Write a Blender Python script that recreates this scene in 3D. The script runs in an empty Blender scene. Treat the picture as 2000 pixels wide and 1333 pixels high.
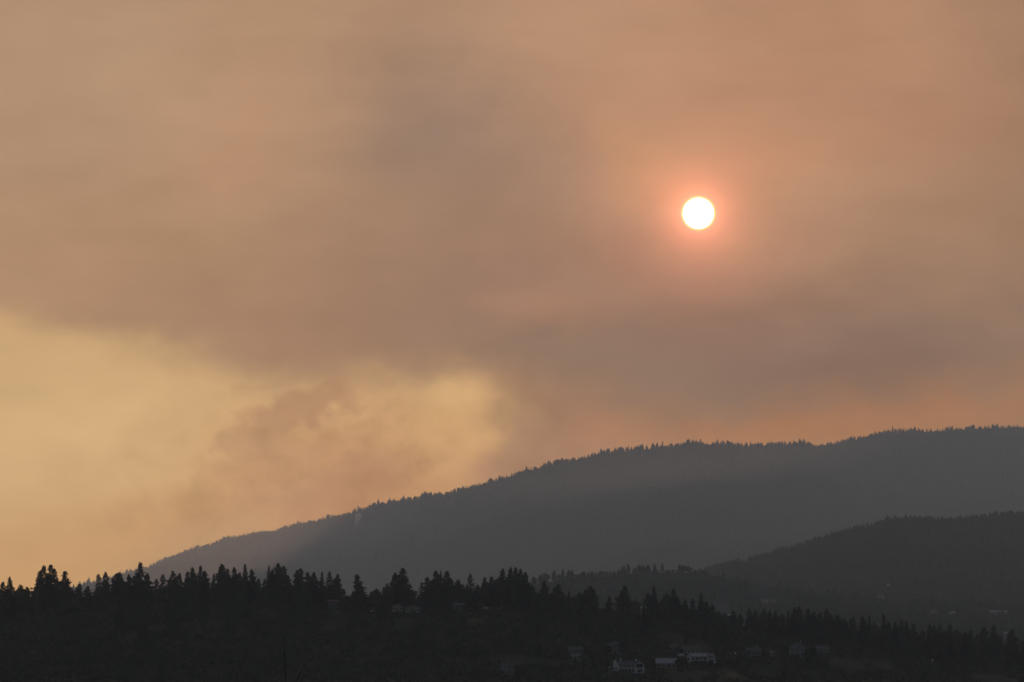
import bpy, math, random
import numpy as np
from mathutils import Vector, noise

random.seed(7)
rng = np.random.default_rng(7)
scene = bpy.context.scene
COL = scene.collection

# ------------------------------------------------------------------ camera
F = 6650.0                       # focal length in photograph pixels (sun's half degree = 62 px)
HORIZON = 1165.0
PITCH = math.atan((HORIZON - 666.5) / F)
cam_d = bpy.data.cameras.new('camera')
cam_d.sensor_width = 36.0
cam_d.lens = 36.0 * F / 2000.0
cam_d.clip_start = 0.5
cam_d.clip_end = 250000.0
cam = bpy.data.objects.new('camera', cam_d)
cam.rotation_euler = (math.pi / 2 + PITCH, 0, 0)
COL.objects.link(cam)
scene.camera = cam
CP, SP = math.cos(PITCH), math.sin(PITCH)


def ray(px, py):
    u, v = (px - 1000) / F, (666.5 - py) / F
    return Vector((u, CP - v * SP, SP + v * CP))


def at(px, py, D):
    """world point seen at a photograph pixel, D metres ahead along the ground"""
    r = ray(px, py)
    return r * (D / r.y)


# ------------------------------------------------------------------ exposure / render
scene.view_settings.view_transform = 'Standard'
scene.view_settings.look = 'None'
scene.view_settings.exposure = 0.0
scene.view_settings.gamma = 1.0
scene.cycles.use_denoising = True
scene.cycles.denoiser = 'OPENIMAGEDENOISE'
scene.cycles.max_bounces = 3
scene.cycles.diffuse_bounces = 1
scene.cycles.volume_bounces = 1
scene.cycles.sample_clamp_indirect = 4.0

# ------------------------------------------------------------------ sky
HAZE_K = 4.4e-5                  # extinction of the smoky air, per metre
HAZE_TOP, HAZE_FAR = 900.0, 21000.0
LINF = (0.150, 0.150, 0.158)     # radiance an endless depth of that air settles to
SUN_DIR = ray(1364, 417).normalized()
SUN_EL = math.asin(SUN_DIR.z)
SUN_AZ = math.atan2(SUN_DIR.x, SUN_DIR.y)


def lin(c):
    return tuple(((v / 255) / 12.92 if v / 255 <= 0.04045 else ((v / 255 + 0.055) / 1.055) ** 2.4) for v in c)


world = bpy.data.worlds.new('World')
scene.world = world
world.use_nodes = True
world.cycles.sampling_method = 'MANUAL'
world.cycles.sample_map_resolution = 512
WN = world.node_tree.nodes
WL = world.node_tree.links
WN.clear()


def wire(sock, v):
    if isinstance(v, bpy.types.NodeSocket):
        WL.new(v, sock)
    else:
        sock.default_value = v


def M(op, a, b=0.0, c=0.0, clamp=False):
    n = WN.new('ShaderNodeMath')
    n.operation = op
    n.use_clamp = clamp
    wire(n.inputs[0], a)
    wire(n.inputs[1], b)
    wire(n.inputs[2], c)
    return n.outputs[0]


def smooth(x, e0, e1):
    n = WN.new('ShaderNodeMapRange')
    n.interpolation_type = 'SMOOTHSTEP'
    wire(n.inputs['Value'], x)
    wire(n.inputs['From Min'], e0)
    wire(n.inputs['From Max'], e1)
    return n.outputs['Result']


def mixc(f, a, b):
    n = WN.new('ShaderNodeMix')
    n.data_type = 'RGBA'
    n.clamp_factor = True
    wire(n.inputs[0], f)
    wire(n.inputs[6], a if isinstance(a, bpy.types.NodeSocket) else (*a, 1))
    wire(n.inputs[7], b if isinstance(b, bpy.types.NodeSocket) else (*b, 1))
    return n.outputs[2]


def vm(op, a, b=(0, 0, 0)):
    n = WN.new('ShaderNodeVectorMath')
    n.operation = op
    wire(n.inputs[0], a)
    wire(n.inputs[1], b)
    return n.outputs[1] if op in ('DOT_PRODUCT', 'LENGTH') else n.outputs[0]


def vscale(a, s):
    n = WN.new('ShaderNodeVectorMath')
    n.operation = 'SCALE'
    wire(n.inputs[0], a)
    wire(n.inputs['Scale'], s)
    return n.outputs[0]


tc = WN.new('ShaderNodeTexCoord')
DIRV = vm('NORMALIZE', tc.outputs['Generated'])
sp = WN.new('ShaderNodeSeparateXYZ')
WL.new(DIRV, sp.inputs[0])
dx, dy, dz = sp.outputs
# azimuth and elevation as angles, in units of 1/6650 radian (0.0086 degrees)
AZ = M('MULTIPLY', M('ARCTAN2', dx, dy), F)
EL = M('MULTIPLY', M('ARCSINE', dz), F)


def fbm(scale, detail, off, squash=1.0, rough=0.55):
    mp = WN.new('ShaderNodeMapping')
    mp.inputs['Scale'].default_value = (scale, scale, scale * squash)
    mp.inputs['Location'].default_value = (off, off * 0.7, off * 1.3)
    WL.new(DIRV, mp.inputs['Vector'])
    n = WN.new('ShaderNodeTexNoise')
    n.inputs['Scale'].default_value = 1.0
    n.inputs['Detail'].default_value = detail
    n.inputs['Roughness'].default_value = rough
    WL.new(mp.outputs[0], n.inputs['Vector'])
    return M('SUBTRACT', n.outputs['Fac'], 0.5)


n_big = fbm(16, 2, 3.1, 1.6)
n_mid = fbm(34, 3, 11.7, 1.5)
n_mid2 = fbm(30, 3, 27.3, 1.7)
n_fine = fbm(70, 4, 41.9, 1.3)
n_fine2 = fbm(62, 4, 57.3, 1.5)
U = M('ADD', AZ, M('ADD', M('MULTIPLY', n_mid, 130.0), M('MULTIPLY', n_fine, 110.0)))
V = M('ADD', EL, M('ADD', M('MULTIPLY', n_mid2, 100.0), M('MULTIPLY', n_fine2, 85.0)))


UV = WN.new('ShaderNodeCombineXYZ')
WL.new(U, UV.inputs[0])
WL.new(V, UV.inputs[1])


# the same, torn at a finer scale, for billowing smoke
n_tear = fbm(125, 4, 97.1, 1.0, .62)
n_tear2 = fbm(118, 4, 15.7, 1.0, .62)
UV2 = WN.new('ShaderNodeCombineXYZ')
WL.new(M('MULTIPLY_ADD', n_tear, 120.0, U), UV2.inputs[0])
WL.new(M('MULTIPLY_ADD', n_tear2, 105.0, V), UV2.inputs[1])


def ell(cx, cy, rx, ry, rot=0.0, uv=UV):
    """squared scaled distance from a spot in the sky; cx, cy given like photograph columns and rows"""
    mp = WN.new('ShaderNodeMapping')
    mp.vector_type = 'TEXTURE'
    mp.inputs['Location'].default_value = (cx - 1000.0, HORIZON - cy, 0)
    mp.inputs['Rotation'].default_value = (0, 0, rot)
    mp.inputs['Scale'].default_value = (rx, ry, 1)
    WL.new(uv.outputs[0], mp.inputs['Vector'])
    return vm('DOT_PRODUCT', mp.outputs[0], mp.outputs[0])


def puff(*a):
    """a billow with a fairly firm, torn edge"""
    return M('SUBTRACT', 1.0, smooth(ell(*a, uv=UV2), .35, 2.3))


def gauss(*a):
    return M('EXPONENT', M('MULTIPLY', ell(*a), -0.5))


S = mixc(0.0, lin((172, 136, 108)), lin((172, 136, 108)))
SMOKE = [  # cx, cy, rx, ry, rot, colour, strength
    (100, 120, 420, 260, 0, (176, 144, 115), .8),
    (560, 230, 170, 160, 0, (186, 145, 113), .7),
    (880, 250, 150, 150, -.5, (140, 117, 103), .9),
    (1050, 330, 120, 120, 0, (156, 126, 106), .6),
    (880, 500, 260, 70, -.1, (154, 122, 102), .7),
    (1150, 60, 260, 110, 0, (184, 144, 115), .7),
    (1750, 120, 380, 170, 0, (184, 139, 108), .8),
    (2080, 330, 190, 420, 0, (150, 117, 95), .75),
    (1850, 250, 200, 50, 0, (172, 128, 101), .5),
    (230, 520, 260, 90, 0, (180, 142, 108), .7),
    (420, 600, 300, 80, -.2, (166, 130, 103), .7),
    (750, 640, 300, 60, -.1, (164, 126, 101), .7),
    (1300, 560, 350, 80, 0, (160, 122, 101), .6),
    (1550, 730, 560, 130, 0, (134, 110, 96), .97),
    (1170, 735, 240, 85, -.25, (133, 112, 98), .97),
    (1720, 680, 260, 70, 0, (130, 107, 94), .6),
    (1050, 600, 90, 30, 0, (172, 128, 104), .5),
    (430, 345, 70, 40, 0, (184, 141, 111), .6),
    (1270, 330, 120, 42, -.6, (202, 150, 110), .5),
    (1480, 310, 160, 40, .2, (190, 140, 108), .5),
    (760, 400, 120, 60, .3, (166, 131, 106), .5),
    (1500, 200, 200, 60, .1, (178, 134, 106), .5),
    (1560, 850, 330, 40, .1, (170, 121, 88), .8),
    (1900, 800, 200, 45, .1, (160, 117, 89), .6),
]
for cx, cy, rx, ry, rot, colr, st in SMOKE:
    S = mixc(M('MULTIPLY', gauss(cx, cy, rx, ry, rot), st, clamp=True), S, lin(colr))
# clear, yellow stretch of sky low in the smoke
PX = M('ADD', U, 1000.0)
PY = M('SUBTRACT', HORIZON, V)
edge = M('SUBTRACT', PY, M('MINIMUM', M('MULTIPLY_ADD', PX, .30, 585.0), 738.0))
cap = M('SUBTRACT', 1.0, smooth(ell(610, 850, 365, 165, -.12), .74, 1.12))
gap = M('MULTIPLY', smooth(edge, -45.0, 75.0), M('MAXIMUM', cap, M('SUBTRACT', 1.0, smooth(PX, 480.0, 700.0))))
S = mixc(M('MULTIPLY', gap, .97), S, lin((198, 160, 115)))
S = mixc(M('MULTIPLY', M('MULTIPLY', gap, gauss(60, 830, 400, 140, 0)), 1.0), S, lin((205, 169, 122)))
# smoke of the fire drifting through that stretch
PLUME = [
    (720, 905, 230, 105, .15, (196, 151, 108), .85, gauss),
    (640, 1010, 270, 66, .25, (181, 134, 100), .95, gauss),
    (420, 1050, 240, 60, .15, (190, 147, 105), .85, gauss),
    (100, 1110, 420, 55, 0, (194, 153, 109), .9, gauss),
    (985, 880, 60, 90, .4, (166, 126, 99), .85, gauss),
    (1070, 840, 110, 70, 0, (152, 117, 96), .85, gauss),
    (1180, 845, 60, 26, 0, (172, 126, 95), .6, gauss),
    (585, 800, 85, 38, .45, (171, 131, 101), .75, puff),
    (500, 850, 62, 42, .5, (176, 137, 103), .7, puff),
    (545, 930, 110, 50, .3, (178, 136, 102), .6, puff),
    (690, 860, 70, 40, .3, (182, 139, 103), .55, puff),
    (765, 900, 60, 48, .2, (170, 128, 98), .65, puff),
    (680, 965, 110, 45, .2, (172, 128, 98), .6, puff),
    (1010, 850, 55, 60, .3, (150, 116, 95), .6, puff),
]
for cx, cy, rx, ry, rot, colr, st, fn in PLUME:
    S = mixc(M('MULTIPLY', fn(cx, cy, rx, ry, rot), st, clamp=True), S, lin(colr))
S = mixc(M('MULTIPLY', gauss(892, 800, 72, 44, -.4), .95), S, lin((210, 170, 119)))
S = mixc(M('MULTIPLY', gauss(830, 860, 60, 35, .3), .7), S, lin((203, 160, 112)))
S = mixc(M('MULTIPLY', gauss(900, 870, 40, 40, 0), .5), S, lin((201, 155, 108)))
streak = fbm(26, 4, 71.3, 3.6, .6)
billow = M('ABSOLUTE', fbm(52, 4, 83.9, 1.1, .62))
near_gap = M('MULTIPLY', gauss(640, 900, 330, 130, .1), M('SUBTRACT', .085, billow))
S = vscale(S, M('ADD', M('MULTIPLY_ADD', streak, .20, 1.0), M('MULTIPLY', near_gap, 1.0)))
tex = M('ADD', 1.0, M('ADD', M('MULTIPLY', n_big, .16), M('ADD', M('MULTIPLY', n_mid2, .13), M('MULTIPLY', n_fine, .07))))
S = vscale(S, tex)
# glow of the sun scattered forward by the smoke
cosg = vm('DOT_PRODUCT', DIRV, tuple(SUN_DIR))
ANG = M('MULTIPLY', M('ARCCOSINE', M('MINIMUM', cosg, 1.0)), F)
for amp, sig, colr in ((.15, 150.0, (1.0, .30, .15)), (.46, 50.0, (1.0, .25, .13)), (.36, 17.0, (1.0, .28, .20))):
    g = M('MULTIPLY', M('EXPONENT', M('MULTIPLY', M('DIVIDE', M('MAXIMUM', M('SUBTRACT', ANG, 30.0), 0.0), sig), -1.0)), amp)
    S = vm('ADD', S, vscale(tuple(colr), g))
rim = M('EXPONENT', M('MULTIPLY', M('POWER', M('DIVIDE', M('MAXIMUM', M('SUBTRACT', ANG, 29.0), 0.0), 3.6), 2.0), -1.0))
S = vm('ADD', S, vscale((.55, .62, .06), rim))
# farther from the sun the smoke turns grey and a dim blue sky shows through
nish = WN.new('ShaderNodeTexSky')
nish.sky_type = 'NISHITA'
nish.sun_disc = False
nish.sun_elevation = SUN_EL
nish.sun_rotation = SUN_AZ
nish.dust_density = 4.0
nish.ozone_density = 1.0
clear = vscale(nish.outputs[0], 0.07)
bright = mixc(.25, (.50, .515, .575), clear)
dim = mixc(.3, (.09, .097, .118), clear)
S = mixc(smooth(ANG, 1500.0, 5200.0), S, mixc(smooth(ANG, 5000.0, 14000.0), bright, dim))
# what lies beyond the smoky air near the ground
elp = M('MAXIMUM', M('DIVIDE', EL, F), 0.002)
path = M('MINIMUM', M('DIVIDE', HAZE_TOP, M('SINE', elp)), HAZE_FAR)
invT = M('EXPONENT', M('MULTIPLY', path, HAZE_K))
Wc = vm('MAXIMUM', vm('ADD', vscale(vm('SUBTRACT', S, LINF), invT), LINF), (0.01, 0.01, 0.01))
bg = WN.new('ShaderNodeBackground')
bg.inputs['Strength'].default_value = 1.0
WL.new(Wc, bg.inputs['Color'])
wo = WN.new('ShaderNodeOutputWorld')
WL.new(bg.outputs[0], wo.inputs['Surface'])

# ------------------------------------------------------------------ sun
sl = bpy.data.lights.new('sun_light', 'SUN')
sl.energy = 0.35
sl.angle = math.radians(0.53)
sl.color = (1.0, 0.55, 0.32)
slo = bpy.data.objects.new('sun_light', sl)
slo.rotation_euler = (-SUN_DIR).to_track_quat('-Z', 'Y').to_euler()
COL.objects.link(slo)


# ------------------------------------------------------------------ materials
def mat(name, c1, c2=None, scale=1.0, rough=0.9, c3=None, rnd=0.0, bump=0.0, spec=0.0):
    m = bpy.data.materials.new(name)
    m.use_nodes = True
    nt = m.node_tree
    p = nt.nodes['Principled BSDF']
    p.inputs['Roughness'].default_value = rough
    p.inputs['Specular IOR Level'].default_value = spec
    if c2 is None:
        p.inputs['Base Color'].default_value = (*c1, 1)
        return m
    t = nt.nodes.new('ShaderNodeTexCoord')
    n = nt.nodes.new('ShaderNodeTexNoise')
    n.inputs['Scale'].default_value = scale
    n.inputs['Detail'].default_value = 6
    n.inputs['Roughness'].default_value = .6
    nt.links.new(t.outputs['Object'], n.inputs['Vector'])
    r = nt.nodes.new('ShaderNodeValToRGB')
    r.color_ramp.elements[0].position = .38
    r.color_ramp.elements[0].color = (*c1, 1)
    r.color_ramp.elements[1].position = .62
    r.color_ramp.elements[1].color = (*c2, 1)
    if c3:
        e = r.color_ramp.elements.new(.74)
        e.color = (*c3, 1)
    nt.links.new(n.outputs['Fac'], r.inputs[0])
    out = r.outputs[0]
    if rnd:
        oi = nt.nodes.new('ShaderNodeObjectInfo')
        h = nt.nodes.new('ShaderNodeHueSaturation')
        mr = nt.nodes.new('ShaderNodeMapRange')
        mr.inputs['To Min'].default_value = 1 - rnd
        mr.inputs['To Max'].default_value = 1 + rnd
        nt.links.new(oi.outputs['Random'], mr.inputs[0])
        nt.links.new(mr.outputs[0], h.inputs['Value'])
        nt.links.new(out, h.inputs['Color'])
        out = h.outputs[0]
    nt.links.new(out, p.inputs['Base Color'])
    if bump:
        b = nt.nodes.new('ShaderNodeBump')
        b.inputs['Strength'].default_value = bump
        nt.links.new(n.outputs['Fac'], b.inputs['Height'])
        nt.links.new(b.outputs[0], p.inputs['Normal'])
    return m


MAT = {
    'slope': mat('dry_grass_slope', (.016, .017, .013), (.034, .031, .022), .018, c3=(.075, .058, .036)),
    'ground': mat('valley_ground', (.03, .03, .02), (.06, .055, .035), .01),
    'hill': mat('hillside', (.016, .020, .016), (.021, .025, .020), .006, c3=(.028, .030, .023)),
    'mountain': mat('forest_floor', (.014, .017, .014), (.022, .024, .019), .004),
    'needle': mat('pine_needles', (.024, .032, .021), (.042, .05, .032), .4, rnd=.3),
    'leaf': mat('broad_leaves', (.035, .045, .02), (.065, .07, .032), .4, rnd=.3),
    'bark': mat('pine_bark', (.035, .024, .017), (.07, .05, .035), 2.0),
    'far': mat('far_needles', (.022, .03, .018), (.04, .045, .026), .05),
    'brush': mat('brush_leaves', (.026, .03, .017), (.05, .05, .028), .05),
    'twig': mat('bare_twig_bark', (.012, .010, .009), (.03, .024, .02), 30),
    'white': mat('white_siding', (.40, .41, .42), (.5, .5, .5), .8, .7),
    'cream': mat('cream_stucco', (.40, .38, .32), (.48, .46, .40), .8, .8),
    'greyw': mat('grey_siding', (.14, .14, .15), (.19, .19, .2), .8, .8),
    'tan': mat('tan_stucco', (.26, .23, .18), (.33, .30, .24), .8, .8),
    'roofd': mat('dark_shingles', (.045, .045, .048), (.075, .075, .08), 3, .9),
    'roofg': mat('pale_shingles', (.13, .13, .14), (.2, .2, .21), 3, .9),
    'roofb': mat('brown_shingles', (.07, .055, .045), (.10, .08, .065), 3, .9),
    'trim': mat('white_trim', (.42, .42, .42), (.52, .52, .52), 2, .6),
    'wood': mat('deck_wood', (.20, .17, .14), (.30, .26, .21), 2, .8),
    'metal': mat('grey_metal', (.18, .18, .18), (.25, .25, .25), 3, .5),
    'concrete': mat('concrete', (.22, .22, .21), (.32, .31, .30), 1, .9),
}
g = bpy.data.materials.new('window_glass')
g.use_nodes = True
gp = g.node_tree.nodes['Principled BSDF']
gp.inputs['Base Color'].default_value = (.012, .013, .015, 1)
gp.inputs['Roughness'].default_value = .12
gp.inputs['Specular IOR Level'].default_value = .5
MAT['glass'] = g


def emit(name, c, s):
    m = bpy.data.materials.new(name)
    m.use_nodes = True
    nt = m.node_tree
    nt.nodes.clear()
    e = nt.nodes.new('ShaderNodeEmission')
    e.inputs['Color'].default_value = (*c, 1)
    e.inputs['Strength'].default_value = s
    o = nt.nodes.new('ShaderNodeOutputMaterial')
    nt.links.new(e.outputs[0], o.inputs['Surface'])
    m.cycles.emission_sampling = 'NONE'
    return m


MAT['sun'] = emit('sun_surface', (1.0, .97, .9), 14.0)
MAT['lamp'] = emit('lit_lamp', (1.0, .93, .8), 1.2)


# ------------------------------------------------------------------ helpers
def obj(name, me, material=None, parent=None, label=None, cat=None, group=None, kind=None):
    o = bpy.data.objects.new(name, me)
    COL.objects.link(o)
    if material is not None and me is not None and not me.materials:
        me.materials.append(MAT[material])
    if parent is not None:
        o.parent = parent
    for k, v in (('label', label), ('category', cat), ('group', group), ('kind', kind)):
        if v:
            o[k] = v
    return o


def mesh(name, verts, faces, smooth_=False):
    me = bpy.data.meshes.new(name)
    me.from_pydata([tuple(v) for v in verts], [], faces)
    if smooth_:
        me.polygons.foreach_set('use_smooth', [True] * len(me.polygons))
    me.update()
    return me


def mesh_np(name, V_, T_):
    """triangle mesh from arrays"""
    me = bpy.data.meshes.new(name)
    nv, nt = len(V_), len(T_)
    me.vertices.add(nv)
    me.vertices.foreach_set('co', np.asarray(V_, np.float32).ravel())
    me.loops.add(nt * 3)
    me.loops.foreach_set('vertex_index', np.asarray(T_, np.int32).ravel())
    me.polygons.add(nt)
    me.polygons.foreach_set('loop_start', np.arange(0, nt * 3, 3, dtype=np.int32))
    me.polygons.foreach_set('loop_total', np.full(nt, 3, np.int32))
    me.update()
    me.validate()
    return me


class MB:
    def __init__(s):
        s.v, s.f = [], []

    def box(s, x0, x1, y0, y1, z0, z1):
        b = len(s.v)
        s.v += [(x, y, z) for z in (z0, z1) for x, y in ((x0, y0), (x1, y0), (x1, y1), (x0, y1))]
        s.f += [tuple(b + i for i in q) for q in
                ((3, 2, 1, 0), (4, 5, 6, 7), (0, 1, 5, 4), (1, 2, 6, 5), (2, 3, 7, 6), (3, 0, 4, 7))]
        return s

    def prism(s, prof, axis, a0, a1):
        """extrude a closed profile: axis 'y' -> profile in x,z ; axis 'x' -> profile in y,z"""
        b, n = len(s.v), len(prof)
        for a in (a0, a1):
            for p, z in prof:
                s.v.append((p, a, z) if axis == 'y' else (a, p, z))
        s.f.append(tuple(b + i for i in range(n)))
        s.f.append(tuple(b + n + i for i in reversed(range(n))))
        for i in range(n):
            j = (i + 1) % n
            s.f.append((b + i, b + n + i, b + n + j, b + j))
        return s

    def tube(s, pts, rad, seg=6):
        b = len(s.v)
        for i, p in enumerate(pts):
            p = Vector(p)
            d = (Vector(pts[min(i + 1, len(pts) - 1)]) - Vector(pts[max(i - 1, 0)])).normalized()
            a = d.orthogonal().normalized()
            c = d.cross(a)
            for k in range(seg):
                t = 2 * math.pi * k / seg
                s.v.append(tuple(p + (a * math.cos(t) + c * math.sin(t)) * rad[i]))
        for i in range(len(pts) - 1):
            for k in range(seg):
                k2 = (k + 1) % seg
                s.f.append((b + i * seg + k, b + i * seg + k2, b + (i + 1) * seg + k2, b + (i + 1) * seg + k))
        s.f.append(tuple(b + k for k in reversed(range(seg))))
        e = b + (len(pts) - 1) * seg
        s.f.append(tuple(e + k for k in range(seg)))
        return s

    def me(s, name, sm=False):
        return mesh(name, s.v, s.f, sm)


# ------------------------------------------------------------------ terrain
class Ridge:
    """a long ridge: crest line, slope towards the viewer down to foot_z, slope behind"""

    def __init__(s, crest, front, foot_z, back, back_z, amp, nscale, power=1.1, camp=0.0):
        P = sorted([at(*c) for c in crest], key=lambda p: p.x)
        s.X = np.array([p.x for p in P])
        s.Y = np.array([p.y for p in P])
        s.Z = np.array([p.z for p in P])
        s.front, s.foot, s.back, s.bz = front, foot_z, back, back_z
        s.amp, s.ns, s.pw, s.camp = amp, nscale, power, camp

    def crest(s, x):
        return float(np.interp(x, s.X, s.Y)), float(np.interp(x, s.X, s.Z))

    def h(s, x, y):
        yc, zc = s.crest(x)
        if s.camp:
            zc += s.camp * noise.fractal(Vector((x * s.ns * 3, 3.3, 0)), .8, 2.0, 3)
        d = yc - y
        if d >= 0:
            t = d / s.front
            z = zc + (s.foot - zc) * (t ** s.pw if t < 1 else t)
            if t > 1:
                z = s.foot - (t - 1) * s.front * .05
        else:
            t = min(1.0, -d / s.back)
            z = zc + (s.bz - zc) * t ** 1.3
        env = min(1.0, max(.06, (zc - s.foot) / 550) if s.amp > 40 else 1.0) * min(1.0, t * 6) * min(1.0, max(0.0, (1.1 - t) * 4))
        z += env * s.amp * noise.fractal(Vector((x * s.ns, y * s.ns * .6, 1.7)), .9, 2.0, 4)
        return z

    def build(s, name, x0, x1, nx, rows_f, rows_b, material):
        v, f = [], []
        ts = [1.06 * (1 - (i / rows_f) ** .8) for i in range(rows_f)] + [0.0] + [-(i + 1) / rows_b for i in range(rows_b)]
        xs = np.linspace(x0, x1, nx)
        for t in ts:
            for x in xs:
                yc, _ = s.crest(x)
                y = yc - t * s.front if t >= 0 else yc - t * s.back
                v.append((x, y, s.h(x, y)))
        for r in range(len(ts) - 1):
            for c in range(nx - 1):
                a = r * nx + c
                f.append((a, a + 1, a + nx + 1, a + nx))
        return obj(name, mesh(name, v, f, True), material, kind='structure')


near = Ridge([(-1600, 1200, 1950), (-400, 1188, 1950), (0, 1186, 1960), (90, 1184, 2000), (180, 1173, 2010), (300, 1176, 2000),
              (480, 1178, 1990), (660, 1174, 2000), (700, 1176, 2010), (730, 1181, 2000), (800, 1178, 1990), (900, 1182, 2000), (1010, 1186, 1990),
              (1100, 1194, 1990), (1200, 1203, 2000), (1300, 1213, 2010), (1400, 1228, 2020), (1500, 1243, 2030),
              (1600, 1250, 2040), (1700, 1262, 2060), (1800, 1276, 2080), (1900, 1287, 2100), (2000, 1300, 2110), (2400, 1330, 2150), (3600, 1400, 2200)],
             560, -92, 420, -80, 5.0, .006, 1.08)
near.build('wooded_ridge', -820, 900, 260, 46, 12, 'slope')
plateau = Ridge([(300, 1260, 4300), (800, 1215, 4300), (960, 1172, 4350), (1030, 1144, 4400), (1100, 1132, 4420), (1160, 1124, 4450), (1200, 1121, 4480),
                 (1260, 1119, 4500), (1330, 1117, 4520), (1400, 1126, 4520), (1480, 1142, 4500), (1600, 1160, 4450), (1800, 1176, 4400),
                 (2000, 1180, 4400), (2600, 1185, 4400), (3600, 1260, 4400)],
                1700, -75, 900, -70, 8, .0025, 1.0, 1.2)
plateau.build('town_plateau', -420, 1600, 200, 30, 10, 'hill')
hill = Ridge([(900, 1260, 6100), (1200, 1180, 6150), (1340, 1132, 6200), (1400, 1114, 6200), (1450, 1103, 6250), (1500, 1091, 6300), (1550, 1077, 6300), (1600, 1061, 6350),
              (1650, 1046, 6350), (1700, 1031, 6400), (1740, 1024, 6400), (1800, 1020, 6450), (1840, 1024, 6450), (1880, 1021, 6500),
              (1940, 1014, 6500), (2000, 1009, 6600), (2200, 985, 6700), (2800, 950, 6900), (4200, 1150, 7000)],
             2300, -70, 1500, -70, 14, .002, 1.05, 2.0)
hill.build('wooded_hill', 0, 2600, 220, 40, 10, 'hill')
mtn = Ridge([(-3200, 1200, 19000), (-600, 1185, 18600), (0, 1178, 18400), (90, 1175, 18300), (150, 1168, 18200), (190, 1157, 18000), (240, 1136, 17900), (290, 1114, 17800), (350, 1089, 17700),
             (400, 1074, 17500), (470, 1055, 17300), (550, 1042, 17000), (620, 1023, 16700), (690, 1008, 16300), (740, 994, 15800),
             (830, 976, 14900), (900, 960, 14300), (950, 945, 14000), (1000, 930, 13800), (1060, 913, 13700), (1130, 898, 13600),
             (1180, 887, 13600), (1250, 879, 13600), (1330, 871, 13700), (1380, 869, 13800), (1430, 873, 14000), (1480, 872, 14000),
             (1540, 870, 14000), (1590, 874, 14200), (1640, 866, 14200), (1700, 855, 14400), (1760, 847, 14400), (1830, 843, 14500),
             (1900, 839, 14600), (2000, 835, 14700), (2200, 830, 14800), (2800, 850, 15000), (4500, 1050, 15500)],
            5200, -80, 3500, -80, 110, .0009, .95, 3.0)
mtn.build('mountain', -7000, 7000, 420, 60, 10, 'mountain')

RIDGES = [near, plateau, hill, mtn]


def base_z(x, y):
    r = math.hypot(x, y)
    t = min(1.0, max(0.0, (r - 30) / 900))
    z = -2.3 - 93 * (t * t * (3 - 2 * t)) ** .8
    return z + .25 * noise.noise(Vector((x * .03, y * .03, 0)))


def ground_sheet():
    rows = [-1500, -900, -500, -250, -120, -60, -30] + list(np.arange(-15, 80, 5)) + [95, 120, 160, 210, 280, 370, 480, 600, 750, 900, 1100, 1500, 2500, 5000, 9000, 14000, 20900]
    colsx = sorted({s_ * a for s_ in (-1, 1) for a in list(range(0, 60, 5)) + [75, 100, 140, 200, 280, 380, 500, 650, 850, 1100, 2000, 4000, 8000, 15900]})
    v = [(x, y, base_z(x, y)) for y in rows for x in colsx]
    n = len(colsx)
    f = [(r * n + c, r * n + c + 1, (r + 1) * n + c + 1, (r + 1) * n + c) for r in range(len(rows) - 1) for c in range(n - 1)]
    obj('ground', mesh('ground', v, f, True), 'ground', kind='structure')


ground_sheet()


def hit(px, py, ridge, d0=None, d1=None):
    """first point of a ridge on the line of sight through a pixel"""
    r = ray(px, py)
    yc, _ = ridge.crest(0)
    a, b = d0 or yc - ridge.front, d1 or yc + ridge.back + 4000
    y = a
    step = (b - a) / 900
    while y < b:
        p = r * (y / r.y)
        if ridge.h(p.x, p.y) >= p.z:
            return Vector((p.x, p.y, ridge.h(p.x, p.y)))
        y += step
    p = at(px, py, yc)
    yc, zc = ridge.crest(p.x)
    return Vector((p.x, yc, ridge.h(p.x, yc)))


# ------------------------------------------------------------------ trees
def leaf_tris(centres, size, per, spread, r):
    """small loose triangles around clump centres"""
    n = len(centres) * per
    c = np.repeat(np.asarray(centres), per, axis=0) + r.normal(0, 1, (n, 3)) * spread
    a = r.normal(0, 1, (n, 3))
    a /= np.linalg.norm(a, axis=1)[:, None]
    b = r.normal(0, 1, (n, 3))
    b -= a * (a * b).sum(1)[:, None]
    b /= np.linalg.norm(b, axis=1)[:, None]
    s = size * r.uniform(.6, 1.35, n)[:, None]
    V_ = np.stack([c + a * s, c - a * s * .5 + b * s * .75, c - a * s * .5 - b * s * .75], 1).reshape(-1, 3)
    return V_


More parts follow.
